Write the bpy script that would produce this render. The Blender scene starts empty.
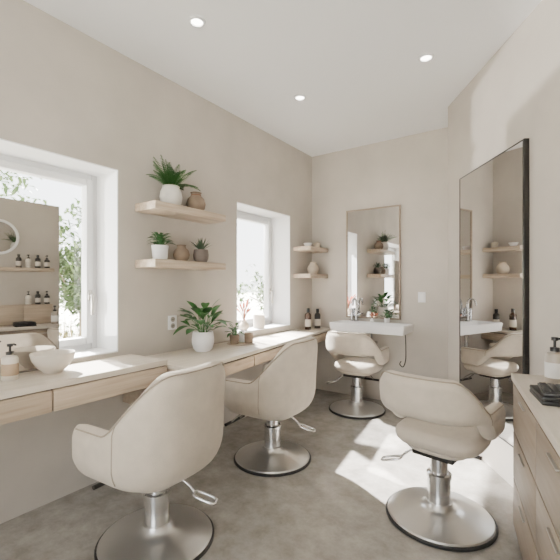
import bpy, bmesh, math, random
from mathutils import Vector, Matrix
PI = math.pi
S = bpy.context.scene
C = S.collection
random.seed(7)

# ------------------------------------------------------------------ camera constants
HC = 1.40; FPX = 384.0; HOR = 285.0; ANG = math.radians(34.9)
F = Vector((-math.sin(ANG), math.cos(ANG))); R = Vector((math.cos(ANG), math.sin(ANG)))
def ray(px):
    k = (px-280)/FPX
    return F + R*k
def onX(px, X):
    d = ray(px); return X/d.x*d.y
def onY(px, Y):
    d = ray(px); return Y/d.y*d.x
def onz(px, py, z):
    t = FPX*(HC-z)/(py-HOR); d = ray(px)*t
    return (d.x, d.y)
def cam(depth, lat):
    v = F*depth + R*lat
    return (v.x, v.y)

# ------------------------------------------------------------------ materials
def lin(c):
    return tuple(((v/255)/12.92 if v/255 <= .04045 else ((v/255+.055)/1.055)**2.4) for v in c)
def mat(name, c, rough=.5, metal=0, var=.05, scale=6, bump=0, bscale=120, stretch=(1,1,1), spec=.5, detail=4, sheen=0, c2=None, rvar=0):
    m = bpy.data.materials.new(name); m.use_nodes = True
    nt = m.node_tree; N = nt.nodes; L = nt.links
    p = N['Principled BSDF']
    c = lin(c)
    a = tuple(v*(1-var) for v in c); b = tuple(min(1, v*(1+var)) for v in c) if c2 is None else lin(c2)
    if c2 is not None: a = c
    tc = N.new('ShaderNodeTexCoord'); mp = N.new('ShaderNodeMapping'); mp.inputs['Scale'].default_value = stretch
    L.new(tc.outputs['Object'], mp.inputs['Vector'])
    no = N.new('ShaderNodeTexNoise'); no.inputs['Scale'].default_value = scale; no.inputs['Detail'].default_value = detail
    L.new(mp.outputs[0], no.inputs['Vector'])
    cr = N.new('ShaderNodeValToRGB')
    cr.color_ramp.elements[0].position = .3; cr.color_ramp.elements[1].position = .7
    cr.color_ramp.elements[0].color = (*a, 1); cr.color_ramp.elements[1].color = (*b, 1)
    L.new(no.outputs['Fac'], cr.inputs['Fac']); L.new(cr.outputs['Color'], p.inputs['Base Color'])
    p.inputs['Roughness'].default_value = rough; p.inputs['Metallic'].default_value = metal
    p.inputs['Specular IOR Level'].default_value = spec
    if sheen: p.inputs['Sheen Weight'].default_value = sheen
    if rvar:
        mr = N.new('ShaderNodeMapRange'); mr.inputs['To Min'].default_value = rough-rvar; mr.inputs['To Max'].default_value = rough+rvar
        L.new(no.outputs['Fac'], mr.inputs['Value']); L.new(mr.outputs[0], p.inputs['Roughness'])
    if bump:
        n2 = N.new('ShaderNodeTexNoise'); n2.inputs['Scale'].default_value = bscale; n2.inputs['Detail'].default_value = 3
        L.new(mp.outputs[0], n2.inputs['Vector'])
        bp = N.new('ShaderNodeBump'); bp.inputs['Strength'].default_value = bump; bp.inputs['Distance'].default_value = .01
        L.new(n2.outputs['Fac'], bp.inputs['Height']); L.new(bp.outputs[0], p.inputs['Normal'])
    return m
def emit(name, c, s):
    m = mat(name, c, .5)
    p = m.node_tree.nodes['Principled BSDF']
    p.inputs['Emission Color'].default_value = (*lin(c), 1); p.inputs['Emission Strength'].default_value = s
    return m
def glass(name):
    m = bpy.data.materials.new(name); m.use_nodes = True
    nt = m.node_tree; N = nt.nodes; L = nt.links; N.remove(N['Principled BSDF'])
    t = N.new('ShaderNodeBsdfTransparent'); g = N.new('ShaderNodeBsdfGlossy'); g.inputs['Roughness'].default_value = .02
    x = N.new('ShaderNodeMixShader'); x.inputs[0].default_value = .05
    L.new(t.outputs[0], x.inputs[1]); L.new(g.outputs[0], x.inputs[2]); L.new(x.outputs[0], N['Material Output'].inputs['Surface'])
    return m

def concrete():
    m = mat('concrete_floor', (168, 163, 156), .17, 0, .13, 1.3, bump=.010, bscale=30, detail=8, rvar=.05)
    nt = m.node_tree; N = nt.nodes; L = nt.links
    p = N['Principled BSDF']; src = p.inputs['Base Color'].links[0].from_socket
    n = N.new('ShaderNodeTexNoise'); n.inputs['Scale'].default_value = 6.5; n.inputs['Detail'].default_value = 12; n.inputs['Roughness'].default_value = .72
    tc = N.new('ShaderNodeTexCoord'); L.new(tc.outputs['Object'], n.inputs['Vector'])
    cr = N.new('ShaderNodeValToRGB'); cr.color_ramp.elements[0].position = .34; cr.color_ramp.elements[1].position = .66
    cr.color_ramp.elements[0].color = (.66, .655, .648, 1); cr.color_ramp.elements[1].color = (1.08, 1.075, 1.07, 1)
    L.new(n.outputs['Fac'], cr.inputs['Fac'])
    mx = N.new('ShaderNodeMix'); mx.data_type = 'RGBA'; mx.blend_type = 'MULTIPLY'; mx.inputs['Factor'].default_value = 1
    L.new(src, mx.inputs[6]); L.new(cr.outputs[0], mx.inputs[7]); L.new(mx.outputs[2], p.inputs['Base Color'])
    return m

M = dict(
    wall=mat('wall_plaster', (187, 180, 171), .85, 0, .08, 2.2, bump=.05, bscale=40, spec=.2, detail=7),
    ceil=mat('ceiling_paint', (252, 252, 252), .9, 0, .005, 2, spec=.2),
    white=mat('white_paint', (240, 240, 240), .45, 0, .01, 3),
    frame=mat('window_frame_paint', (220, 220, 220), .4, 0, .01, 3),
    floor=concrete(),
    wood=mat('pale_oak', (162, 145, 125), .5, 0, .10, 2.0, bump=.03, bscale=12, stretch=(22, 1.2, 22), detail=6, c2=(193, 177, 157)),
    woodx=mat('pale_oak_crosswise', (164, 147, 127), .5, 0, .10, 2.0, stretch=(1.2, 22, 22), detail=6, c2=(188, 172, 152)),
    woodtop=mat('sunlit_oak_top', (203, 192, 176), .42, 0, .10, 2.0, stretch=(18, 1.0, 18), detail=6, c2=(219, 209, 196)),  # oak colour lightened as if the worktops lay in sun
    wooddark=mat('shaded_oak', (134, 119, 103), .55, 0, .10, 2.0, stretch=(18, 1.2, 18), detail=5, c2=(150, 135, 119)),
    gap=mat('shadow_gap', (64, 55, 46), .8, 0, .1, 10),
    fabric=mat('cream_upholstery', (200, 189, 174), .85, 0, .06, 14, bump=.16, bscale=200, spec=.2, sheen=.2),
    seam=mat('seam_piping', (160, 148, 132), .8, 0, .05, 30),
    chrome=mat('brushed_chrome', (226, 225, 224), .22, .92, .04, 5, stretch=(1, 1, 30)),
    basem=mat('satin_steel', (222, 221, 219), .29, .88, .03, 3),
    rubber=mat('black_rubber', (38, 36, 35), .6, 0, .1, 20),
    dark=mat('dark_metal', (60, 57, 54), .45, .6, .1, 10),
    black=mat('black_plastic', (26, 25, 25), .4, 0, .1, 20),
    key=mat('charcoal_keys', (48, 47, 46), .5, 0, .1, 20),
    blackframe=mat('black_frame', (30, 27, 25), .45, 0, .1, 20),
    mirror=mat('mirror_glass', (236, 236, 236), .015, 1, 0, 1),
    mirror2=mat('smoked_mirror_glass', (214, 211, 207), .015, 1, 0, 1),
    alu=mat('brushed_alu_frame', (176, 172, 165), .35, .8, .04, 8),
    ceramic=mat('white_ceramic', (248, 247, 246), .3, 0, .015, 5),
    matte=mat('matte_white_pot', (224, 220, 212), .7, 0, .04, 20, bump=.15, bscale=40),
    stone=mat('beige_stoneware', (196, 183, 164), .6, 0, .06, 18, bump=.08, bscale=60),
    pale=mat('pale_stoneware', (220, 211, 198), .55, 0, .04, 18, bump=.06, bscale=60),
    clay=mat('brown_clay', (132, 114, 96), .75, 0, .14, 14, bump=.2, bscale=50),
    taupe=mat('taupe_pot', (108, 98, 91), .7, 0, .1, 16, bump=.1, bscale=50),
    soil=mat('potting_soil', (62, 48, 38), .95, 0, .3, 60, bump=.5, bscale=80),
    fern=mat('fern_green', (54, 98, 44), .5, 0, .3, 12),
    leaf=mat('leaf_green', (50, 98, 46), .4, 0, .25, 10),
    succ=mat('succulent_green', (58, 76, 56), .5, 0, .2, 20),
    twig=mat('dried_twig', (126, 78, 54), .8, 0, .2, 20),
    bloom=mat('dried_bloom', (176, 96, 72), .8, 0, .2, 20),
    amber=mat('amber_bottle', (62, 42, 30), .2, 0, .1, 10),
    darkb=mat('dark_bottle', (44, 40, 38), .3, 0, .1, 10),
    greyb=mat('warm_grey_bottle', (168, 158, 146), .3, 0, .04, 10),
    label=mat('paper_label', (206, 198, 186), .7, 0, .03, 20),
    wlabel=mat('white_label', (238, 236, 231), .7, 0, .02, 20),
    lotion=mat('cream_bottle', (222, 214, 200), .3, 0, .03, 10),
    wrap=mat('kraft_label', (176, 154, 128), .7, 0, .05, 20),
    steel=mat('polished_tap', (196, 196, 196), .14, 1, .02, 5),
    glass=glass('window_glass'),
    lamp=emit('lamp_lens', (255, 250, 240), 14),
    grass=mat('dry_grass', (176, 173, 162), .9, 0, .1, 4),
    blade=mat('grass_blade', (134, 116, 76), .8, 0, .2, 3, c2=(108, 108, 62)),
    tree=mat('tree_leaf', (60, 82, 44), .7, 0, .25, 3, c2=(92, 112, 64)),
    bark=mat('tree_bark', (96, 84, 70), .9, 0, .2, 20),
    blocker=mat('sun_blocker_sheet', (214, 210, 204), .9, 0, .03, 4),
)

# ------------------------------------------------------------------ mesh helpers
def obj(name, bm, m, parent=None, smooth=40, sub=0, loc=None):
    bmesh.ops.recalc_face_normals(bm, faces=bm.faces)
    me = bpy.data.meshes.new(name); bm.to_mesh(me); bm.free()
    me.polygons.foreach_set('use_smooth', [True]*len(me.polygons))
    if not sub: me.set_sharp_from_angle(angle=math.radians(smooth))
    me.materials.append(m)
    o = bpy.data.objects.new(name, me); C.objects.link(o)
    if parent: o.parent = parent
    if loc: o.location = loc
    if sub:
        md = o.modifiers.new('sub', 'SUBSURF'); md.levels = sub; md.render_levels = sub
    return o
def thing(name, label, cat, loc=(0, 0, 0), rz=0, group=None):
    o = bpy.data.objects.new(name, None); C.objects.link(o)
    o.empty_display_size = .1
    o.location = loc; o.rotation_euler = (0, 0, rz)
    o['label'] = label; o['category'] = cat
    if group: o['group'] = group
    return o
def tag(o, label, cat, group=None):
    o['label'] = label; o['category'] = cat
    if group: o['group'] = group
    return o
def struct(o):
    o['kind'] = 'structure'; return o
def dup(root, loc, rz, label=None, group=None):
    r = root.copy(); C.objects.link(r); r.location = loc; r.rotation_euler = (0, 0, rz)
    if label: r['label'] = label
    if group: r['group'] = group
    for ch in list(root.children):
        c = ch.copy(); C.objects.link(c); c.parent = r
        for g in list(ch.children):
            d = g.copy(); C.objects.link(d); d.parent = c
    return r
def B(): return bmesh.new()
def box(bm, x0, x1, y0, y1, z0, z1, bev=0):
    t = bmesh.new()
    bmesh.ops.create_cube(t, size=1, matrix=Matrix.Translation(((x0+x1)/2, (y0+y1)/2, (z0+z1)/2)) @ Matrix.Diagonal((abs(x1-x0), abs(y1-y0), abs(z1-z0), 1)))
    if bev: bmesh.ops.bevel(t, geom=t.edges[:], offset=bev, segments=2, affect='EDGES', profile=.5)
    join(bm, t); return bm
def join(bm, t):
    mp = {}
    for v in t.verts: mp[v] = bm.verts.new(v.co)
    for f in t.faces:
        try: bm.faces.new([mp[v] for v in f.verts])
        except ValueError: pass
    t.free()
def prism(bm, pts, z0, z1, bev=0):
    t = bmesh.new()
    a = [t.verts.new((x, y, z0)) for x, y in pts]; b = [t.verts.new((x, y, z1)) for x, y in pts]
    n = len(pts)
    t.faces.new(a[::-1]); t.faces.new(b)
    for i in range(n): t.faces.new((a[i], a[(i+1) % n], b[(i+1) % n], b[i]))
    bmesh.ops.recalc_face_normals(t, faces=t.faces)
    if bev: bmesh.ops.bevel(t, geom=t.edges[:], offset=bev, segments=2, affect='EDGES', profile=.5)
    join(bm, t); return bm
def lathe(bm, prof, seg=36, c=(0, 0, 0)):
    rings = []
    for r, z in prof:
        if r < 1e-5: rings.append([bm.verts.new((c[0], c[1], c[2]+z))])
        else: rings.append([bm.verts.new((c[0]+r*math.cos(2*PI*i/seg), c[1]+r*math.sin(2*PI*i/seg), c[2]+z)) for i in range(seg)])
    for a, b in zip(rings, rings[1:]):
        for i in range(seg):
            j = (i+1) % seg
            if len(a) == 1 and len(b) == 1: continue
            if len(a) == 1: bm.faces.new((a[0], b[i], b[j]))
            elif len(b) == 1: bm.faces.new((a[i], a[j], b[0]))
            else: bm.faces.new((a[i], a[j], b[j], b[i]))
    return bm
def tube(bm, pts, r, seg=10, closed=False):
    pts = [Vector(p) for p in pts]; n = len(pts); rings = []
    rr = r if isinstance(r, (list, tuple)) else [r]*n
    ref = None
    for i, p in enumerate(pts):
        if closed: d = pts[(i+1) % n]-pts[i-1]
        else: d = pts[min(i+1, n-1)]-pts[max(i-1, 0)]
        d.normalize()
        if ref is None:
            ref = d.orthogonal().normalized()
        else:
            ref = ref-d*ref.dot(d)
            ref = ref.normalized() if ref.length > 1e-6 else d.orthogonal().normalized()
        q = d.cross(ref)
        rings.append([bm.verts.new(p+(ref*math.cos(2*PI*k/seg)+q*math.sin(2*PI*k/seg))*rr[i]) for k in range(seg)])
    for i in range(n if closed else n-1):
        a, b = rings[i], rings[(i+1) % n]
        for k in range(seg): bm.faces.new((a[k], a[(k+1) % seg], b[(k+1) % seg], b[k]))
    if not closed:
        bm.faces.new(rings[0][::-1]); bm.faces.new(rings[-1])
    return bm
def curve(pts, n=24):          # catmull-rom through control points
    P = [Vector(p) for p in pts]; P = [P[0]*2-P[1]]+P+[P[-1]*2-P[-2]]
    out = []; segs = len(P)-3
    for i in range(segs):
        a, b, c, d = P[i:i+4]; m = max(2, n//segs)
        for k in range(m):
            t = k/m
            out.append(.5*((2*b)+(c-a)*t+(2*a-5*b+4*c-d)*t*t+(3*b-3*c+d-a)*t**3))
    out.append(P[-2]); return out
def sstep(a, b, x):
    t = max(0, min(1, (x-a)/(b-a))); return t*t*(3-2*t)

# ------------------------------------------------------------------ room dimensions
XL = -2.63; YB = 4.53; ZC = 3.14; YR = -1.5; TH = .36
P = cam(3.75, 1.64); Q = cam(2.15, 1.598)
UN = Vector((.185, -.983)); UR = Vector((.983, .185))      # along / across the right hand cabinet
Q2 = (.27, 2.68); W = (Q2[0]+UN.x*4.25, Q2[1]+UN.y*4.25)

struct(obj('floor', box(B(), XL-.02, 1.5, YR, YB+.1, -.1, 0), M['floor']))
struct(obj('ceiling', box(B(), XL-TH, 1.5, YR, YB+.3, ZC, ZC+.15), M['ceil']))
struct(obj('wall_back', box(B(), XL-TH, 1.5, YB, YB+.25, 0, ZC), M['wall']))
struct(obj('wall_right', prism(B(), [P, Q, Q2, W, (1.5, W[1]), (1.5, YB), (P[0], YB)], 0, ZC), M['wall']))
bm = B()
box(bm, XL-TH, -1.5, YR-.2, YR, 0, ZC); box(bm, .15, 1.5, YR-.2, YR, 0, ZC); box(bm, -1.5, .15, YR-.2, YR, 2.4, ZC)
struct(obj('wall_rear', bm, M['wall']))
W1 = (.15, 1.66); W2 = (2.99, 3.99); WZ = (.90, 2.26)
bm = B()
ys = [YR, W1[0], W1[1], W2[0], W2[1], YB]
for i in range(5):
    if i in (1, 3):
        box(bm, XL-TH, XL, ys[i], ys[i+1], 0, WZ[0]); box(bm, XL-TH, XL, ys[i], ys[i+1], WZ[1], ZC)
    else: box(bm, XL-TH, XL, ys[i], ys[i+1], 0, ZC)
struct(obj('wall_left', bm, M['wall']))

def window(n, y0, y1, z0, z1):
    xi = XL-.28; xo = xi-.07
    bm = B(); f = .05
    for a in ((y0, y0+f, z0, z1), (y1-f, y1, z0, z1), (y0+f, y1-f, z0, z0+f), (y0+f, y1-f, z1-f, z1)):
        box(bm, xo, xi, *a, .006)
    w = struct(obj('window_%d' % n, bm, M['frame']))
    bm = B(); g = .05; a0, a1, b0, b1 = y0+f, y1-f, z0+f, z1-f
    for a in ((a0, a0+g, b0, b1), (a1-g, a1, b0, b1), (a0+g, a1-g, b0, b0+g), (a0+g, a1-g, b1-g, b1)):
        box(bm, xo+.01, xi+.022, *a, .008)
    obj('sash', bm, M['frame'], w)
    obj('pane', box(B(), xo+.03, xo+.036, a0+g-.005, a1-g+.005, b0+g-.005, b1-g+.005), M['glass'], w)
    bm = B(); l = .008
    box(bm, xi, XL-.001, y0, y0+l, z0, z1); box(bm, xi, XL-.001, y1-l, y1, z0, z1)
    box(bm, xi, XL-.001, y0+l, y1-l, z0, z0+l); box(bm, xi, XL-.001, y0+l, y1-l, z1-l, z1)
    obj('window_reveal', bm, M['white'], w)
    bm = B(); hy = y1-f-g/2; hz = 1.32
    box(bm, xi+.022, xi+.032, hy-.016, hy+.016, hz-.04, hz+.04, .004)
    tube(bm, [(xi+.026, hy, hz), (xi+.06, hy, hz)], .010, 10)
    box(bm, xi+.05, xi+.069, hy-.012, hy+.012, hz-.15, hz+.014, .005)
    obj('window_handle', bm, M['alu'], w)
window(1, *W1, *WZ); window(2, *W2, *WZ)

# ------------------------------------------------------------------ downlights
for px, py, lab in ((197, 21, 'round recessed ceiling downlight farthest left, above the near counter'),
                    (300, 97, 'round recessed ceiling downlight deepest in the room, near the back corner'),
                    (426, 57, 'round recessed ceiling downlight farthest right, above the tall mirror')):
    t = FPX*(ZC-HC)/(HOR-py); d = ray(px)*t
    o = thing('ceiling_downlight', lab, 'ceiling light', (d.x, d.y, ZC), 0, 'recessed ceiling downlights')
    obj('trim_ring', lathe(B(), [(.038, -.002), (.040, -.012), (.055, -.010), (.058, 0), (.038, 0), (.038, -.002)]), M['white'], o)
    obj('lens', lathe(B(), [(0, -.004), (.039, -.004), (.039, 0), (0, 0)]), M['lamp'], o)

# ------------------------------------------------------------------ counters
ZN = .872; ZT = .835
def near_counter():
    o = thing('floating_counter', 'pale oak floating counter with drawers under the large left window', 'counter', (XL+.0001, .21, 0))
    y1 = 1.555; x1 = .43
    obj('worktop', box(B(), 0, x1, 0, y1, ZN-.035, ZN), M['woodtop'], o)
    obj('carcass', box(B(), 0, x1-.022, 0, y1-.006, ZN-.158, ZN-.036), M['gap'], o)
    for a, b in ((.003, .79), (.798, y1)):
        obj('drawer', box(B(), x1-.021, x1, a, b, ZN-.16, ZN-.042, .003), M['wood'], o)
    obj('end_panel', box(B(), 0, x1-.0215, y1-.0059, y1, ZN-.16, ZN-.036), M['wood'], o)
    bm = B()
    v = [(0, .52), (.10, .52), (.40, .711), (0, .711)]
    a = [bm.verts.new((x, y1-.07, z)) for x, z in v]; b = [bm.verts.new((x, y1-.035, z)) for x, z in v]
    bm.faces.new(a[::-1]); bm.faces.new(b)
    for i in range(4): bm.faces.new((a[i], a[(i+1) % 4], b[(i+1) % 4], b[i]))
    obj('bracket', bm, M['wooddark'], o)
near_counter()
def far_counter():
    y0 = 1.785
    o = thing('floating_counter', 'long pale oak floating counter under the wall shelves, running to the back corner', 'counter', (XL, y0, 0))
    A = Vector((-1.96-XL, 0)); E = Vector((-2.335-XL, YB-.004-y0)); zb = ZT-.13
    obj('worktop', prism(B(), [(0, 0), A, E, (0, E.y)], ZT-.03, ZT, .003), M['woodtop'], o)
    d = (E-A).normalized(); n = Vector((-d.y, d.x)); L = (E-A).length
    if n.x > 0: n = -n
    a = A+n*.024; e = E+n*.024
    obj('carcass', prism(B(), [(0, .008), (a.x, .008), (e.x, E.y-.002), (0, E.y-.002)], zb+.002, ZT-.031), M['gap'], o)
    obj('end_panel', box(B(), 0, A.x-.024, .001, .0079, zb, ZT-.031), M['wood'], o)
    for s0, s1 in ((.004, .8), (.810, 1.60), (1.610, L-.01)):
        p0 = A+d*s0; p1 = A+d*s1
        obj('drawer', prism(B(), [p0, p1, p1+n*.02, p0+n*.02], zb, ZT-.040, .003), M['wood'], o)
far_counter()

# ------------------------------------------------------------------ shelves
def shelf(lab, y0, y1, ztop, dep, th, group):
    o = thing('floating_shelf', lab, 'shelf', (XL, y0, ztop), 0, group)
    obj('shelf_board', box(B(), 0, dep, 0, y1-y0, -th, 0, .003), M['wood'], o)
ZS1, ZS2 = 2.03, 1.595
shelf('longer pale oak wall shelf holding the fern, upper of the pair between the windows', 1.80, 2.56, ZS1, .25, .06, 'floating shelves between the windows')
shelf('longer pale oak wall shelf holding three small pots, lower of the pair between the windows', 1.80, 2.56, ZS2, .25, .06, 'floating shelves between the windows')
ZS3, ZS4 = 1.88, 1.54
shelf('small pale oak corner shelf with little white bowls, upper of the corner pair', 4.06, YB-.003, ZS3, .25, .05, 'small corner shelves')
shelf('small pale oak corner shelf with a round vase, lower of the corner pair', 4.06, YB-.003, ZS4, .25, .05, 'small corner shelves')

# ------------------------------------------------------------------ salon chairs
def u_path(A, Bk, L, n, N):
    D = []
    for i in range(40): D.append(Vector((-A, L*(1-i/40))))
    for i in range(121):
        a = -PI/2+PI*i/120; s, c = math.sin(a), math.cos(a)
        D.append(Vector((A*math.copysign(abs(s)**(2/n), s), -Bk*abs(c)**(2/n))))
    for i in range(1, 41): D.append(Vector((A, L*i/40)))
    acc = [0]
    for a, b in zip(D, D[1:]): acc.append(acc[-1]+(b-a).length)
    T = acc[-1]; out = []; j = 0
    for k in range(N):
        s = T*k/(N-1)
        while j < len(acc)-2 and acc[j+1] < s: j += 1
        f = (s-acc[j])/max(1e-9, acc[j+1]-acc[j]); out.append((D[j].lerp(D[j+1], f), 2*k/(N-1)-1))
    return out
def shell(A, Bk, L, zb, zt, th, sc, lean, n=2.5, N=45, MZ=8):
    path = u_path(A, Bk, L, n, N); r = th/2; bm = B(); rings = []; rim = []; outer = {}
    def pos(p, nn, o, z, t):
        k = sc(z, t); q = Vector((p.x*k, p.y*k))+nn*o
        q.y -= lean(z, t)
        return Vector((q.x, q.y, z))
    def section(i, ok=1.0, fwd=0.0, zk=1.0):
        p, t = path[i]
        a = path[max(0, i-1)][0]; b = path[min(N-1, i+1)][0]; tg = (b-a).normalized(); nn = Vector((tg.y, -tg.x))
        if nn.dot(p-Vector((0, .0))) < 0: nn = -nn
        z0, z1 = zb(t), zt(t); zm = (z0+z1)/2; S_ = []
        for k in range(MZ): S_.append((r, z0+r+(z1-z0-2*r)*k/(MZ-1)))
        for a_ in (45, 90, 135): S_.append((r*math.cos(math.radians(a_)), z1-r+r*math.sin(math.radians(a_))))
        for k in range(MZ): S_.append((-r, z1-r-(z1-z0-2*r)*k/(MZ-1)))
        for a_ in (225, 270, 315): S_.append((r*math.cos(math.radians(a_)), z0+r+r*math.sin(math.radians(a_))))
        out = []
        for o, z in S_:
            v = pos(p, nn, o*ok, zm+(z-zm)*zk, t); v.y += fwd; out.append(bm.verts.new(v))
        return out
    for k in (80, 45): rings.append(section(0, math.cos(math.radians(k)), r*math.sin(math.radians(k)), 1-.10*(k/80)**2))
    for i in range(N):
        rings.append(section(i)); rim.append(rings[-1][MZ].co.copy())
        outer[i] = [v.co.copy() for v in rings[-1][:MZ+3]]
    for k in (45, 80): rings.append(section(N-1, math.cos(math.radians(k)), r*math.sin(math.radians(k)), 1-.10*(k/80)**2))
    m = len(rings[0])
    for a, b in zip(rings, rings[1:]):
        for k in range(m): bm.faces.new((a[k], a[(k+1) % m], b[(k+1) % m], b[k]))
    bm.faces.new(rings[0]); bm.faces.new(rings[-1][::-1])
    return bm, rim, outer
def pad(ax, yb, yf, z0, z1, r, n=3.4, seg=48, crown=.0):
    bm = B(); rings = []; cy = (yb+yf)/2; ay = (yf-yb)/2
    prof = []
    for a in (-90, -60, -30, 0): prof.append((-(r-r*math.cos(math.radians(a))), z0+r+r*math.sin(math.radians(a))))
    for a in (0, 30, 60, 90): prof.append((-(r-r*math.cos(math.radians(a))), z1-r+r*math.sin(math.radians(a))))
    for ins, z in prof:
        rg = []
        for i in range(seg):
            a = 2*PI*i/seg; c, s = math.cos(a), math.sin(a)
            rg.append(bm.verts.new(((ax+ins)*math.copysign(abs(c)**(2/n), c), cy+(ay+ins)*math.copysign(abs(s)**(2/n), s), z)))
        rings.append(rg)
    for a, b in zip(rings, rings[1:]):
        for k in range(seg): bm.faces.new((a[k], a[(k+1) % seg], b[(k+1) % seg], b[k]))
    c0 = bm.verts.new((0, cy, z0)); c1 = bm.verts.new((0, cy, z1+crown))
    for k in range(seg):
        bm.faces.new((rings[0][(k+1) % seg], rings[0][k], c0)); bm.faces.new((rings[-1][k], rings[-1][(k+1) % seg], c1))
    return bm
def chair(kind, lab, loc, rz, lev):
    o = thing('salon_chair', lab, 'chair', loc, rz, 'cream salon chairs')
    up = 0 if kind == 'tub' else .03
    b = obj('base', lathe(B(), [(0, .004), (.296, .004), (.300, .022), (.294, .030), (.25, .040), (.20, .049), (.15, .058), (.11, .068), (.086, .082), (.074, .105), (0, .105)], 64), M['basem'], o)
    obj('base_rim', lathe(B(), [(.285, 0), (.305, 0), (.311, .006), (.311, .016), (.305, .022), (.297, .022), (.285, .015), (.285, 0)], 64), M['rubber'], b)
    c = obj('column', lathe(B(), [(0, .09), (.065, .09), (.065, .27), (.059, .275), (.05, .275), (.05, .36+up), (0, .36+up)], 40), M['chrome'], o)
    obj('collar', lathe(B(), [(.065, .245), (.071, .247), (.071, .27), (.062, .278), (.051, .278), (.051, .27), (.065, .27)], 40), M['chrome'], c)
    obj('mounting_plate', box(B(), -.12, .12, -.11, .11, .355+up, .39+up, .006), M['dark'], o)
    # hydraulic pump lever: slim angled rod ending in a narrow loop handle
    d = Vector(lev).normalized(); q = Vector((-d.y, d.x))
    bm = B()
    def pt(f, s, z): return (d.x*f+q.x*s, d.y*f+q.y*s, z+.035+up)
    tube(bm, curve([pt(.06, .0, .325), pt(.14, 0, .315), pt(.19, .0, .285), pt(.22, .0, .25)], 18), .0075)
    tube(bm, curve([pt(.22, 0, .25), pt(.235, .026, .243), pt(.33, .026, .215), pt(.342, 0, .212), pt(.33, -.026, .215), pt(.235, -.026, .243), pt(.222, 0, .25)], 36), .0075)
    obj('lever', bm, M['chrome'], o)
    bm = B()
    for s in (-1, 1): tube(bm, curve([(s*.05, .09, .362+up), (s*.05, .24, .345+up), (s*.055, .31, .30+up), (s*.06, .37, .245+up)], 18), .008)
    fr = obj('footrest', bm, M['chrome'], o)
    bm = B(); tube(bm, [(-.13, .375, .242+up), (.13, .375, .242+up)], .013, 14)
    obj('foot_bar', bm, M['dark'], fr)
    if kind == 'tub':
        def zt(t): return .69+.30*(1-sstep(.24, .72, abs(t)))
        def zb(t): return .400
        def sc(z, t): return .80+.20*sstep(.36, .54, z)+.01*sstep(.6, 1.0, z)
        def lean(z, t): return .025*max(0, (z-.5)/.5)**1.2*max(0, math.cos(t*PI/2))
        bm, rim, outer = shell(.290, .262, .215, zb, zt, .115, sc, lean, n=2.8, N=61)
        s = obj('backrest', bm, M['fabric'], o, sub=1)
        obj('seat_base', pad(.23, -.22, .205, .378, .46, .04), M['fabric'], o)
        obj('seat_cushion', pad(.262, -.23, .265, .43, .545, .05, crown=.012), M['fabric'], o)
        sk = (.58, -.58)
    else:
        def zt(t): return .715+.195*(1-sstep(.28, .64, abs(t)))
        def zb(t): return .65-.13*sstep(.48, .78, abs(t))
        def sc(z, t): return .99+.04*sstep(.5, .9, z)
        def lean(z, t): return .05*max(0, (z-.5)/.4)*max(0, math.cos(t*PI/2))
        bm, rim, outer = shell(.266, .245, .18, zb, zt, .095, sc, lean, n=2.8, N=61)
        s = obj('backrest', bm, M['fabric'], o, sub=1)
        obj('seat_cushion', pad(.252, -.18, .285, .44, .545, .05, crown=.01), M['fabric'], o)
        obj('seat_base', pad(.18, -.14, .19, .415, .45, .016), M['fabric'], o)
        sk = (.60, -.60)
    bm = B(); tube(bm, [p+Vector((0, 0, .001)) for p in rim], .004, 6)
    obj('piping', bm, M['seam'], s)
    for t in sk:
        i = round((t+1)/2*60); obj('seam', tube(B(), outer[i], .0032, 6), M['seam'], s)
    return o
ch1 = chair('tub', 'cream upholstered high-back tub chair nearest the camera at the left counter', (*cam(2.11, -.676), 0), math.radians(94), (.35, -1))
dup(ch1, (-1.825, 2.51, 0), math.radians(95), 'cream upholstered high-back tub chair pulled up to the long far counter')
ch3 = chair('low', 'cream low-back chair with separate seat, in the foreground beside the right hand cabinet', (*cam(2.317, .96), 0), math.radians(-9), (-1, -.25))
dup(ch3, (*cam(4.30, .86), 0), math.radians(2), 'cream low-back chair at the white wall basin by the back wall')

# ------------------------------------------------------------------ wash basin and wall mirror
YF = YB-.38
bx0, bx1 = onY(329, YF), onY(404, YF)
bas = thing('wall_basin', 'white rectangular wall-hung wash basin under the framed back wall mirror', 'basin', (bx0, YB, 0))
w = bx1-bx0; t = bmesh.new()
bmesh.ops.create_cube(t, size=1, matrix=Matrix.Translation((w/2, -.19, .90)) @ Matrix.Diagonal((w, .378, .10, 1)))
t.faces.ensure_lookup_table()
top = [f for f in t.faces if f.normal.z > .9]
bmesh.ops.inset_region(t, faces=top, thickness=.03)
top = [f for f in t.faces if f.normal.z > .9 and all(abs(v.co.x-w/2) < w/2-.02 for v in f.verts)]
bmesh.ops.translate(t, verts=[v for v in top[0].verts if v.co.y > -.1], vec=(0, -.065, 0))
ex = bmesh.ops.extrude_face_region(t, geom=top)
vs = [v for v in ex['geom'] if isinstance(v, bmesh.types.BMVert)]
bmesh.ops.translate(t, verts=vs, vec=(0, 0, -.07))
for f in top: t.faces.remove(f)
for v in t.verts:
    if v.co.z < .86:
        v.co.x = w/2+(v.co.x-w/2)*.965
        if v.co.y < -.19: v.co.y = -.19+(v.co.y+.19)*.95
bmesh.ops.bevel(t, geom=t.edges[:], offset=.006, segments=3, affect='EDGES')
bm = B(); join(bm, t)
obj('bowl', bm, M['ceramic'], bas)
fx = onY(356, YB-.07)-bx0
bm = B(); lathe(bm, [(0, .949), (.028, .949), (.028, .960), (.018, .968), (.017, 1.08), (0, 1.08)], 20, (fx, -.06, 0))
tube(bm, curve([(fx, -.06, 1.05), (fx, -.06, 1.17), (fx, -.09, 1.225), (fx, -.15, 1.215), (fx, -.17, 1.15)], 24), .013)
fo = obj('faucet', bm, M['steel'], bas)
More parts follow.
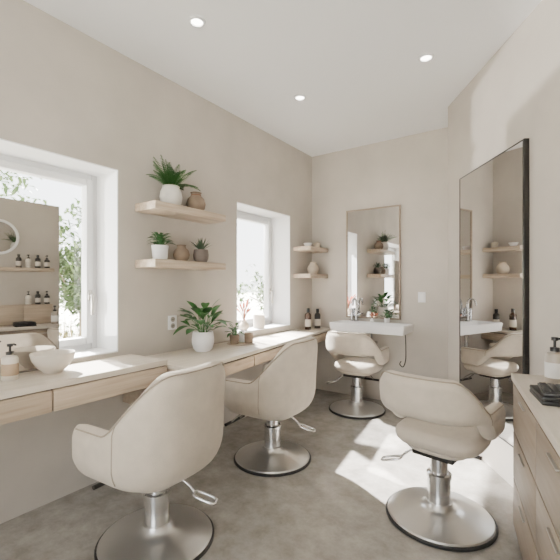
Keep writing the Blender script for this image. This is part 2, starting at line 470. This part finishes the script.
bm = B(); tube(bm, [(fx+.012, -.06, 1.03), (fx+.06, -.06, 1.05)], .008); lathe(bm, [(0, .949), (.018, .949), (.018, 1.10), (.014, 1.11), (0, 1.11)], 16, (fx-.06, -.06, 0))
obj('handle', bm, M['steel'], fo)
bm = B(); lathe(bm, [(0, .879), (.022, .879), (.022, .885), (0, .887)], 20, (w/2, -.19, 0)); obj('drain', bm, M['steel'], bas)
bm = B(); tube(bm, curve([(w/2, -.19, .855), (w/2, -.19, .70), (w/2, -.17, .62), (w/2, -.12, .60), (w/2, -.09, .66), (w/2, -.06, .70), (w/2, -.005, .70)], 36), .02, 14)
obj('trap_pipe', bm, M['steel'], bas)
bm = B(); tube(bm, curve([(w-.04, -.20, .855), (w-.035, -.20, .70), (w-.04, -.19, .56), (w-.08, -.15, .47), (w-.14, -.08, .48), (w-.15, -.006, .50)], 48), .006, 10)
obj('hose', bm, M['dark'], bas)

mx0, mx1 = onY(347, YB), onY(401, YB)
mo = thing('wall_mirror', 'rectangular wall mirror with a thin taupe frame above the basin', 'mirror', (mx0, YB, .99))
mw = mx1-mx0; mh = 2.345-.99; bm = B(); f = .016
for a in ((0, f, 0, mh), (mw-f, mw, 0, mh), (f, mw-f, 0, f), (f, mw-f, mh-f, mh)): box(bm, a[0], a[1], -.03, -.001, a[2], a[3], .002)
obj('frame', bm, M['wooddark'], mo)
obj('mirror_glass', box(B(), f, mw-f, -.018, -.001, f, mh-f), M['mirror'], mo)

# light switch and socket
sx = onY(422, YB)
o = thing('light_switch', 'small white light switch plate on the back wall right of the basin', 'light switch', (sx, YB, 1.26))
obj('plate', box(B(), -.042, .042, -.010, 0, -.06, .06, .003), M['white'], o)
obj('rocker', box(B(), -.018, .018, -.015, -.009, -.034, .034, .002), M['ceramic'], o)
o = thing('wall_socket', 'white double wall socket above the far counter left of the leafy plant', 'socket', (XL, onX(172, XL), 1.08))
obj('plate', box(B(), 0, .010, -.045, .045, -.06, .06, .003), M['white'], o)
for z in (-.028, .028):
    bm = B(); lathe(bm, [(0, 0), (.022, 0), (.022, .011), (.018, .011), (.017, .0105), (0, .0105)], 24)
    bmesh.ops.rotate(bm, verts=bm.verts, cent=(0, 0, 0), matrix=Matrix.Rotation(PI/2, 3, 'Y'))
    bmesh.ops.translate(bm, verts=bm.verts, vec=(.002, 0, z)); ou = obj('outlet', bm, M['alu'], o)
    for y in (-.008, .008):
        obj('pin_hole', box(B(), .008, .0132, y-.0025, y+.0025, z-.005, z+.005), M['black'], ou)

# ------------------------------------------------------------------ tall mirror on the angled right wall
wd = (Vector(Q)-Vector(P)).normalized(); ang = math.atan2(wd.y, wd.x)
a0 = 3.75-3.42; a1 = 3.75-2.47; zb_, zt_ = .30, 2.345
p0 = Vector(P)+wd*a0
tm = thing('tall_mirror', 'tall black framed mirror on the right hand wall', 'mirror', (p0.x, p0.y, zb_), ang)
ml = a1-a0; mh = zt_-zb_; bm = B(); f = .008; fr_ = .02
for a in ((0, f, 0, mh), (ml-fr_, ml, 0, mh), (f, ml-fr_, 0, f), (f, ml-fr_, mh-f, mh)): box(bm, a[0], a[1], -.035, -.001, a[2], a[3], .002)
obj('frame', bm, M['blackframe'], tm)
obj('mirror_glass', box(B(), f, ml-fr_, -.031, -.001, f, mh-f), M['mirror'], tm)

# ------------------------------------------------------------------ vanity mirror on the near counter
vy1 = onX(59, -2.60); vy0 = .35
vm = thing('counter_mirror', 'large frameless rectangular mirror standing on the near counter before the window', 'mirror', (-2.60, vy0, ZN))
obj('mirror_glass', box(B(), .004, .010, 0.003, vy1-vy0-.003, .012, 1.033), M['mirror2'], vm)
obj('backing', box(B(), -.008, .004, 0, vy1-vy0, 0, 1.036, .001), M['alu'], vm)

# ------------------------------------------------------------------ right hand cabinet
C0 = Vector((-.165, 2.54)); CH = .90; CL = 1.32; CD = .42
cab = thing('drawer_cabinet', 'oak drawer cabinet at the right edge of the room', 'cabinet', (C0.x, C0.y, 0), math.atan2(UR.y, UR.x))
# local: +x = into the wall, -y = towards the camera
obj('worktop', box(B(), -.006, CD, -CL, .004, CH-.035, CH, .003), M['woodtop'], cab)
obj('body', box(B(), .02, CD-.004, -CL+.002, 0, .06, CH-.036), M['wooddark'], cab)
obj('plinth', box(B(), .05, CD-.01, -CL+.02, -.02, 0, .06), M['dark'], cab)
for k in range(3):
    z0 = .07+k*.262
    for a, b in ((-.655, -.03), (-1.30, -.665)):
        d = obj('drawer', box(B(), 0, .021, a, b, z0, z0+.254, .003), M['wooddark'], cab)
        obj('handle', box(B(), -.010, .002, (a+b)/2-.07, (a+b)/2+.07, z0+.212, z0+.219, .002), M['alu'], d)

# ------------------------------------------------------------------ bottles, pots, plants
def pump_bottle(lab, loc, h, r, body, lm=None, group=None, rz=0):
    o = thing('pump_bottle', lab, 'bottle', loc, rz, group)
    hb = h*.68
    b = obj('body', lathe(B(), [(0, 0), (r*.92, 0), (r, r*.1), (r, hb-r*.45), (r*.8, hb-r*.12), (r*.4, hb), (r*.4, hb+.01), (0, hb+.01)], 28), body, o)
    if lm: obj('paper_label', lathe(B(), [(r+.0008, hb*.2), (r+.0012, hb*.2), (r+.0012, hb*.68), (r+.0008, hb*.68)], 28), lm, b)
    bm = B(); lathe(bm, [(0, hb+.004), (r*.5, hb+.004), (r*.5, hb+h*.10), (r*.15, hb+h*.11), (r*.15, h*.93), (r*.38, h*.93), (r*.38, h), (0, h)], 20)
    tube(bm, curve([(0, 0, h*.965), (r*.8, 0, h*.965), (r*1.15, 0, h*.93)], 8), r*.13, 8)
    obj('pump', bm, M['black'], o)
    return o
def cap_bottle(lab, loc, h, r, body, lm=None, group=None, cap='black'):
    o = thing('bottle', lab, 'bottle', loc, 0, group)
    hb = h*.80
    b = obj('body', lathe(B(), [(0, 0), (r*.93, 0), (r, r*.1), (r, hb-r*.7), (r*.8, hb-r*.3), (r*.42, hb), (r*.42, hb+.01), (0, hb+.01)], 28), body, o)
    if lm: obj('paper_label', lathe(B(), [(r+.0008, hb*.18), (r+.0012, hb*.18), (r+.0012, hb*.6), (r+.0008, hb*.6)], 28), lm, b)
    obj('cap', lathe(B(), [(0, hb+.003), (r*.5, hb+.003), (r*.5, h-.003), (r*.45, h), (0, h)], 24), M[cap], o)
    return o
def leaf(bm, base, d, L, wdt, droop, n=6, fold=.12, peak=.8):
    d = Vector(d).normalized(); base = Vector(base)
    side = d.cross(Vector((0, 0, 1)))
    side = side.normalized() if side.length > 1e-3 else Vector((1, 0, 0))
    prev = None
    for i in range(n+1):
        s = i/n; c = base+d*L*s+Vector((0, 0, -droop*L*s*s))
        hw = wdt/2*math.sin(PI*min(1, max(.02, s))**peak) if i < n else .0005
        hw = max(hw, .0006)
        dn = Vector((0, 0, fold*hw*2))
        row = [bm.verts.new(c-side*hw+dn), bm.verts.new(c), bm.verts.new(c+side*hw+dn)]
        if prev:
            bm.faces.new((prev[0], prev[1], row[1], row[0])); bm.faces.new((prev[1], prev[2], row[2], row[1]))
        prev = row
def pot(o, prof, m, soil_r, soil_z):
    p = obj('pot', lathe(B(), prof, 36), m, o)
    obj('soil', lathe(B(), [(0, soil_z-.01), (soil_r, soil_z-.01), (soil_r, soil_z), (0, soil_z+.006)], 24), M['soil'], o)
def fern(lab, loc):
    o = thing('potted_fern', lab, 'plant', loc)
    pot(o, [(0, 0), (.055, 0), (.082, .035), (.090, .08), (.082, .125), (.066, .155), (.070, .165), (.064, .168), (.058, .155), (.058, .14), (0, .14)], M['matte'], .058, .145)
    bm = B(); rnd = random.Random(3)
    for k in range(46):
        az = 2*PI*k/46*2.4*5+rnd.random()*.5; el = math.radians(rnd.uniform(38, 88)); L = rnd.uniform(.20, .34)
        d = Vector((math.cos(az)*math.cos(el), math.sin(az)*math.cos(el), math.sin(el))); droop = rnd.uniform(.15, .6)
        if d.x < 0: d.x *= .35
        base = Vector((math.cos(az)*.02, math.sin(az)*.02, .146)); n = 20; pts = []
        for i in range(n+1):
            s = i/n; pts.append(base+d*L*s+Vector((0, 0, -droop*L*s*s)))
        tube(bm, pts[::3]+[pts[-1]], .0014, 4)
        for i in range(3, n):
            tg = (pts[i+1]-pts[i-1]).normalized(); sd = tg.cross(Vector((0, 0, 1)))
            sd = sd.normalized() if sd.length > 1e-3 else Vector((0, 1, 0))
            ll = .036*math.sin(PI*(i/n)**.75)+.006
            for q in (-1, 1): leaf(bm, pts[i], sd*q+tg*.45+Vector((0, 0, -.1)), ll, .010, .2, 3)
    for v in bm.verts: v.co.x = max(v.co.x, -.115)
    obj('fronds', bm, M['fern'], o, smooth=80)
def leafy(lab, loc, pr, ph, ht, nl, ll, lw, m='leaf', potm='ceramic', seed=1, name='potted_plant', round_=False, spread=.42, el1=28, xmin=None, ymax=None):
    o = thing(name, lab, 'plant', loc)
    if round_: pf = [(0, 0), (pr*.62, 0), (pr*.85, ph*.14), (pr*.99, ph*.42), (pr, ph*.62), (pr*.93, ph*.92), (pr*.90, ph), (pr*.84, ph), (pr*.86, ph*.86), (0, ph*.86)]; sr = pr*.86
    else: pf = [(0, 0), (pr*.78, 0), (pr*.84, ph*.05), (pr, ph*.95), (pr, ph), (pr*.92, ph), (pr*.88, ph*.86), (0, ph*.86)]; sr = pr*.89
    pot(o, pf, M[potm], sr, ph*.88)
    rnd = random.Random(seed); bs = B(); bl = B()
    for k in range(nl):
        az = k*2.4+rnd.random()*.4; f = (k+.5)/nl; hgt = ht*(.25+.62*f)*rnd.uniform(.85, 1.08); sp = ht*spread*(1-f*.6)*rnd.uniform(.7, 1.1)
        b0 = Vector((math.cos(az)*pr*.25, math.sin(az)*pr*.25, ph*.88)); tip = Vector((math.cos(az)*sp, math.sin(az)*sp, ph+hgt-ht*.15))
        mid = b0.lerp(tip, .5)+Vector((0, 0, ht*.06))
        tube(bs, curve([b0, mid, tip], 6), .0022, 5)
        el = math.radians(rnd.uniform(-5, 34)+el1*f)
        leaf(bl, tip, (math.cos(az)*math.cos(el), math.sin(az)*math.cos(el), math.sin(el)), ll*rnd.uniform(.8, 1.15), lw, rnd.uniform(.2, .5), 8, .14, .85)
    for v in bl.verts:
        if xmin is not None and v.co.x < xmin: v.co.x = xmin+(v.co.x-xmin)*.02
        if ymax is not None and v.co.y > ymax: v.co.y = ymax+(v.co.y-ymax)*.02
    obj('stems', bs, M[m], o); obj('leaves', bl, M[m], o, smooth=80)
    return o
def spiky(lab, loc, pr, ph, L, nl, wdt, potm, m='succ', seed=2):
    o = thing('potted_succulent', lab, 'plant', loc)
    pot(o, [(0, 0), (pr*.7, 0), (pr*.95, ph*.3), (pr, ph*.6), (pr*.9, ph), (pr*.82, ph), (pr*.8, ph*.88), (0, ph*.88)], M[potm], pr*.8, ph*.9)
    rnd = random.Random(seed); bm = B()
    for k in range(nl):
        az = k*2.4; el = math.radians(30+55*(k/nl)+rnd.uniform(-6, 6))
        leaf(bm, (math.cos(az)*.008, math.sin(az)*.008, ph*.9), (math.cos(az)*math.cos(el), math.sin(az)*math.cos(el), math.sin(el)), L*rnd.uniform(.8, 1.1), wdt, .12, 5, .35, .55)
    for v in bm.verts: v.co.x = max(v.co.x, -.115)
    obj('leaves', bm, M[m], o, smooth=80)
def vase(lab, loc, prof, m, name='vase', cat='vase'):
    o = thing(name, lab, cat, loc)
    obj('body', lathe(B(), prof, 36), M[m], o); return o
def scaled(prof, k): return [(r*k, z*k) for r, z in prof]
V_ROUND = [(0, 0), (.038, 0), (.058, .025), (.064, .055), (.054, .088), (.034, .108), (.032, .122), (.038, .130), (.032, .130), (.026, .122), (.028, .106), (.02, .09), (0, .09)]

xs = XL+.125
fern('lush green fern in a round white planter on the upper wall shelf', (xs, onX(171, xs), ZS1))
v = vase('brown clay vase with a narrow neck beside the fern', (xs, onX(196, xs), ZS1), scaled(V_ROUND, 1.3), 'clay')
bm = B(); tube(bm, [(.041*math.cos(a), .041*math.sin(a), .146) for a in [2*PI*i/28 for i in range(28)]], .004, 6, True); obj('neck_cord', bm, M['twig'], v)
leafy('small green plant in a white pot on the lower wall shelf', (xs, onX(160, xs), ZS2), .066, .115, .115, 40, .07, .034, seed=5, spread=.5, xmin=-.11)
vase('small brown clay vase in the middle of the lower wall shelf', (xs, onX(181.5, xs), ZS2), scaled(V_ROUND, 1.06), 'clay')
spiky('spiky succulent in a taupe pot at the far end of the lower shelf', (xs, onX(201, xs), ZS2), .068, .115, .13, 28, .020, 'taupe')

xc = XL+.21
leafy('broad-leaved green plant in a large white pot on the far counter', (xc, onX(203, xc), ZT), .094, .168, .25, 30, .175, .078, seed=9, round_=True, spread=.62, el1=34, xmin=-.19)
# tray with little pots
yt = onX(241, xc)
tr = thing('wooden_tray', 'small round wooden tray with tiny pots on the far counter', 'tray', (xc, yt, ZT))
obj('dish', lathe(B(), [(0, 0), (.125, 0), (.133, .003), (.133, .007), (0, .007)], 36), M['wood'], tr)
leafy('tiny leafy plant in a brown pot on the wooden tray', (xc-.02, yt-.072, ZT+.007), .046, .085, .12, 22, .065, .036, potm='clay', seed=11, ymax=.062)
vase('small brown clay cup on the wooden tray', (xc+.06, yt+.045, ZT+.007), [(0, 0), (.036, 0), (.042, .01), (.043, .095), (.039, .095), (.036, .012), (0, .012)], 'clay', 'cup', 'cup')
vase('tiny white jar on the wooden tray behind the cup', (xc-.045, yt+.066, ZT+.007), [(0, 0), (.032, 0), (.038, .01), (.038, .08), (.026, .095), (.026, .11), (0, .11)], 'ceramic', 'jar', 'jar')
# window 2 sill
xw = XL-.07; zsill = .908
vase('plain pale cylindrical pot on the far window sill', (xw, onX(259, xw), zsill), [(0, 0), (.055, 0), (.064, .01), (.068, .15), (.060, .15), (.056, .02), (0, .02)], 'pale', 'pot', 'pot')
def dried(lab, loc, k, potm, seed, hk=1, wk=1):
    o = thing('flower_vase', lab, 'vase', loc)
    obj('body', lathe(B(), scaled(V_ROUND, k), 32), M[potm], o)
    rnd = random.Random(seed); bs = B(); z0 = .10*k
    for i in range(15):
        a = rnd.uniform(0, 2*PI); L = rnd.uniform(.10, .20)*hk; sp = rnd.uniform(.02, .10)*hk
        p = [(0, 0, z0), (math.cos(a)*sp*.3, math.sin(a)*sp*.3, z0+L*.55), (math.cos(a)*sp, math.sin(a)*sp, z0+L)]
        c = curve(p, 10); tube(bs, c, .0022*wk, 5)
        bm = B()
        tube(bm, c[-5:]+[c[-1]+(c[-1]-c[-2])*.3], [v*wk for v in (.0015, .004, .0065, .006, .004, .0015)], 7)
        obj('bloom', bm, M['bloom'], o)
    obj('stems', bs, M['twig'], o)
dried('pale vase of reddish dried stems on the far window sill', (xw, onX(244, xw), zsill), .85, 'stone', 4, 1.4, 1.5)
# bottles in the back corner
cap_bottle('amber bottle in the back corner of the far counter, left of its twin', (-2.50, onX(308, -2.50), ZT), .27, .040, M['amber'], M['label'], 'amber bottles in the back corner')
cap_bottle('darker bottle with paper label in the back counter corner, right of its twin', (-2.47, onX(317.5, -2.47), ZT), .255, .040, M['darkb'], M['label'], 'amber bottles in the back corner')
# corner shelves
xk = XL+.13
vase('small white bowl on the upper corner shelf, nearer the window', (xk, onX(309, xk)-.03, ZS3), [(0, 0), (.03, 0), (.055, .05), (.05, .05), (.028, .008), (0, .008)], 'ceramic', 'bowl', 'bowl')
vase('small lidded stone jar on the upper corner shelf by the back wall', (xk, onX(317, xk), ZS3), [(0, 0), (.035, 0), (.042, .02), (.042, .06), (.044, .062), (.044, .07), (.012, .078), (.012, .09), (0, .09)], 'stone', 'jar', 'jar')
vase('round pale stoneware vase on the lower corner shelf', (xk, onX(313, xk), ZS4), scaled(V_ROUND, 1.2), 'stone')
# near counter
xb = -2.46
pump_bottle('cream pump bottle with black pump on the near counter', (xb, onX(10, xb), ZN), .20, .040, M['lotion'], M['wrap'], rz=2.2)
bw = thing('bowl', 'wide pale stoneware bowl on the near counter', 'bowl', (xb, onX(53, xb), ZN))
obj('body', lathe(B(), [(0, 0), (.052, 0), (.056, .010), (.085, .035), (.112, .075), (.122, .115), (.119, .119), (.114, .115), (.102, .072), (.07, .03), (0, .018)], 48), M['pale'], bw)
# basin ledge
yl = YB-.075; zl = .951
leafy('small leafy green plant in a white pot on the basin ledge', (onY(387, yl), yl, zl), .034, .056, .11, 16, .065, .034, seed=21, ymax=.045)
dried('small vase of dried pale orange flowers on the basin ledge', (onY(372, yl), yl, zl), .36, 'ceramic', 8, .42, .6)
# cabinet top
pump_bottle('warm grey pump bottle with white label and black pump on the right hand cabinet', (*cam(1.95, 1.395), CH), .235, .042, M['greyb'], M['wlabel'], rz=.4)
cp = (*cam(1.66, 1.215), CH)
rzc = math.atan2(UR.y, UR.x)
o = thing('black_case', 'flat black tool case lying on the right hand cabinet under the keyboard', 'case', cp, rzc+.05)
obj('lower_shell', box(B(), -.095, .095, -.11, .11, 0, .019, .005), M['black'], o)
obj('lid', box(B(), -.095, .095, -.11, .11, .020, .036, .005), M['black'], o)
o = thing('keyboard', 'small black keyboard lying on the flat black case on the cabinet', 'keyboard', (cp[0]+.005, cp[1], cp[2]+.036), rzc-.06)
obj('case', box(B(), -.08, .08, -.10, .10, 0, .012, .003), M['black'], o)
for i in range(5):
    for j in range(8):
        x = -.062+i*.031; y = -.0805+j*.023
        obj('key', box(B(), x-.0125, x+.0125, y-.009, y+.009, .0115, .017, .002), M['key'], o)

# ------------------------------------------------------------------ things on the right wall (seen in the counter mirror)
wa = math.atan2(UN.y, UN.x)
def wallB(s, off, z): 
    v = Vector(Q2)+UN*s-UR*off; return (v.x, v.y, z)
o = thing('floating_shelf', 'oak bottle shelf on the cabinet wall, reflected in the counter mirror', 'shelf', wallB(.20, 0, 1.62), wa)
obj('shelf_board', box(B(), 0, .62, -.14, -.001, -.045, 0, .002), M['woodx'], o)
o = thing('drawer_unit', 'low oak drawer unit with bottles on it, reflected in the counter mirror', 'drawers', wallB(.22, .0, CH), wa)
obj('body', box(B(), 0, .66, -.135, -.001, 0, .25, .003), M['woodx'], o)
for k in range(2):
    obj('drawer', box(B(), .008+k*.326, .326+k*.326, -.150, -.1351, .012, .238, .003), M['woodx'], o)
for z, nb in ((1.62, 4), (CH+.25, 3)):
    for k in range(nb):
        s = .27+k*.105
        (pump_bottle if k % 2 == 0 else cap_bottle)('small bottle in the rows reflected in the counter mirror', wallB(s, .07, z), .17, .032, M['darkb'] if k != 2 else M['lotion'], M['label'], 'bottles reflected in the counter mirror')
rm = thing('round_mirror', 'round wall mirror on the cabinet wall, reflected in the counter mirror', 'mirror', wallB(.79, 0, 2.0), rzc)
for nm, prof, mt in (('frame', [(.19, .001), (.22, .001), (.22, .025), (.205, .03), (.19, .025), (.19, .001)], 'white'), ('mirror_glass', [(0, .002), (.191, .002), (.191, .018), (0, .018)], 'mirror')):
    bm = lathe(B(), prof, 64); bmesh.ops.rotate(bm, verts=bm.verts, cent=(0, 0, 0), matrix=Matrix.Rotation(-PI/2, 3, 'Y'))
    obj(nm, bm, M[mt], rm)

# ------------------------------------------------------------------ outdoors
struct(obj('ground', box(B(), -60, 40, -40, 60, -.4, -.12), M['grass']))
struct(obj('sun_blocker_1', box(B(), -4.66, XL-TH, -1.2, 2.9, 2.93, 2.99), M['blocker']))  # unseen slab added to keep direct sun off the foreground floor
def tree(lab, x, y, zc, rad, hs, seed, n=900, ls=.14):
    o = thing('tree', lab, 'tree', (x, y, -.12), 0, 'shrubs and trees outside')
    rnd = random.Random(seed); bm = B(); h = zc+.12
    tube(bm, curve([(0, 0, 0), (.05, .03, h*.4), (-.03, .04, h*.75), (0, 0, h+rad*hs*.4)], 12), [.07-.055*i/12 for i in range(13)], 8)
    for k in range(7):
        a = rnd.uniform(0, 6.28); e = (math.cos(a)*rad*.7, math.sin(a)*rad*.7, h+rnd.uniform(-.3, .5)*rad*hs)
        tube(bm, curve([(0, 0, h*.6), (e[0]*.4, e[1]*.4, h*.85), e], 8), .014, 6)
    obj('trunk', bm, M['bark'], o)
    bm = B(); cl = [Vector((rnd.gauss(0, .42), rnd.gauss(0, .42), rnd.gauss(0, .42)*hs))*rad for _ in range(26)]
    for k in range(n):
        c = rnd.choice(cl); p = c+Vector((rnd.gauss(0, .16), rnd.gauss(0, .16), rnd.gauss(0, .16)))*rad+Vector((0, 0, h))
        if p.z < .1: p.z = .1+rnd.random()*.3
        leaf(bm, p, (rnd.gauss(0, 1), rnd.gauss(0, 1), rnd.gauss(0, .6)), ls*rnd.uniform(.7, 1.2), ls*.5, .3, 3)
    obj('crown', bm, M['tree'], o, smooth=80)
tree('green tree showing above the counter mirror through the left window', -9.0, 2.35, 3.4, 1.0, 1.0, 5, 1000, .15)
tree('green bushy shrub seen through the left window beside the frame', -7.4, 3.85, 1.55, .85, 1.2, 6, 2300, .15)
tree('taller green shrub behind the grasses outside the left window', -9.4, 5.2, 1.6, 1.0, 1.2, 7, 1800, .16)
tree('low shrub seen through the far window', -7.0, 9.6, 1.0, 1.0, .8, 8, 1300, .16)
bm = B(); rnd = random.Random(12)
for k in range(3000):
    x = rnd.uniform(-5.6, -4.0); y = rnd.uniform(.8, 5.0); h = rnd.uniform(.5, 1.15); a = rnd.uniform(0, 6.28); l = rnd.uniform(.05, .35)
    leaf(bm, (x, y, -.12), (math.cos(a)*l, math.sin(a)*l, 1), h, .018, .1*l, 4, .2, .5)
g = obj('dry_grass', bm, M['blade'], smooth=80)
tag(g, 'tall dry grasses growing outside the left window', 'grass'); g['kind'] = 'stuff'

# ------------------------------------------------------------------ light
w = bpy.data.worlds.new('sky'); S.world = w; w.use_nodes = True
N = w.node_tree.nodes; L = w.node_tree.links; bg = N['Background']
tc = N.new('ShaderNodeTexCoord'); sp = N.new('ShaderNodeSeparateXYZ'); cr = N.new('ShaderNodeValToRGB')
L.new(tc.outputs['Generated'], sp.inputs[0]); L.new(sp.outputs['Z'], cr.inputs['Fac']); L.new(cr.outputs[0], bg.inputs['Color'])
cr.color_ramp.elements[0].color = (.98, .99, 1, 1); cr.color_ramp.elements[1].color = (.76, .88, 1, 1)
bg.inputs['Strength'].default_value = 6.1
def light(name, typ, loc, d, e, col=(1, 1, 1), **k):
    l = bpy.data.lights.new(name, typ); l.energy = e; l.color = col
    for a, b in k.items(): setattr(l, a, b)
    o = bpy.data.objects.new(name, l); C.objects.link(o); o.location = loc
    o.rotation_euler = Vector(d).to_track_quat('-Z', 'Y').to_euler(); return o
light('sun', 'SUN', (-6, 4, 6), (.78, -.15, -.65), 60, (1, .978, .94), angle=.02)
# added suns that widen the bright patches on the floor
light('fill_sun', 'SUN', (-6, 5, 6), (.66, -.36, -.66), 55, (1, .978, .945), angle=.025)
light('high_fill_sun', 'SUN', (-5, 3, 6), (.62, .04, -.70), 36, (1, .978, .945), angle=.03)  # added steeper sun for the floor towards the back
light('low_fill_sun', 'SUN', (-6, 5, 5), (.80, -.05, -.46), 14, (1, .978, .945), angle=.03)  # added low sun reaching the floor and wall at right
sp1 = light('wall_streak_spot', 'SPOT', (-6.75, -2.2, .75), (6.4, 5.4, 1.0), 2700, (1, .978, .94), spot_size=.5, spot_blend=.3, shadow_soft_size=.06)  # added spot that throws light streaks onto the right wall
# added soft fill lamp behind the camera, brightens the ceiling
light('ceiling_fill', 'AREA', (-.7, -1.1, 1.9), (-.25, .75, 1), 28, (1, .99, .97), size=1.2)

# ------------------------------------------------------------------ camera
cd = bpy.data.cameras.new('camera'); cd.sensor_width = 36; cd.lens = FPX/560*36; cd.shift_y = (HOR-280)/560
cd.clip_start = .02
co = bpy.data.objects.new('camera', cd); C.objects.link(co)
co.location = (0, 0, HC); co.rotation_euler = (PI/2, 0, ANG)
S.camera = co
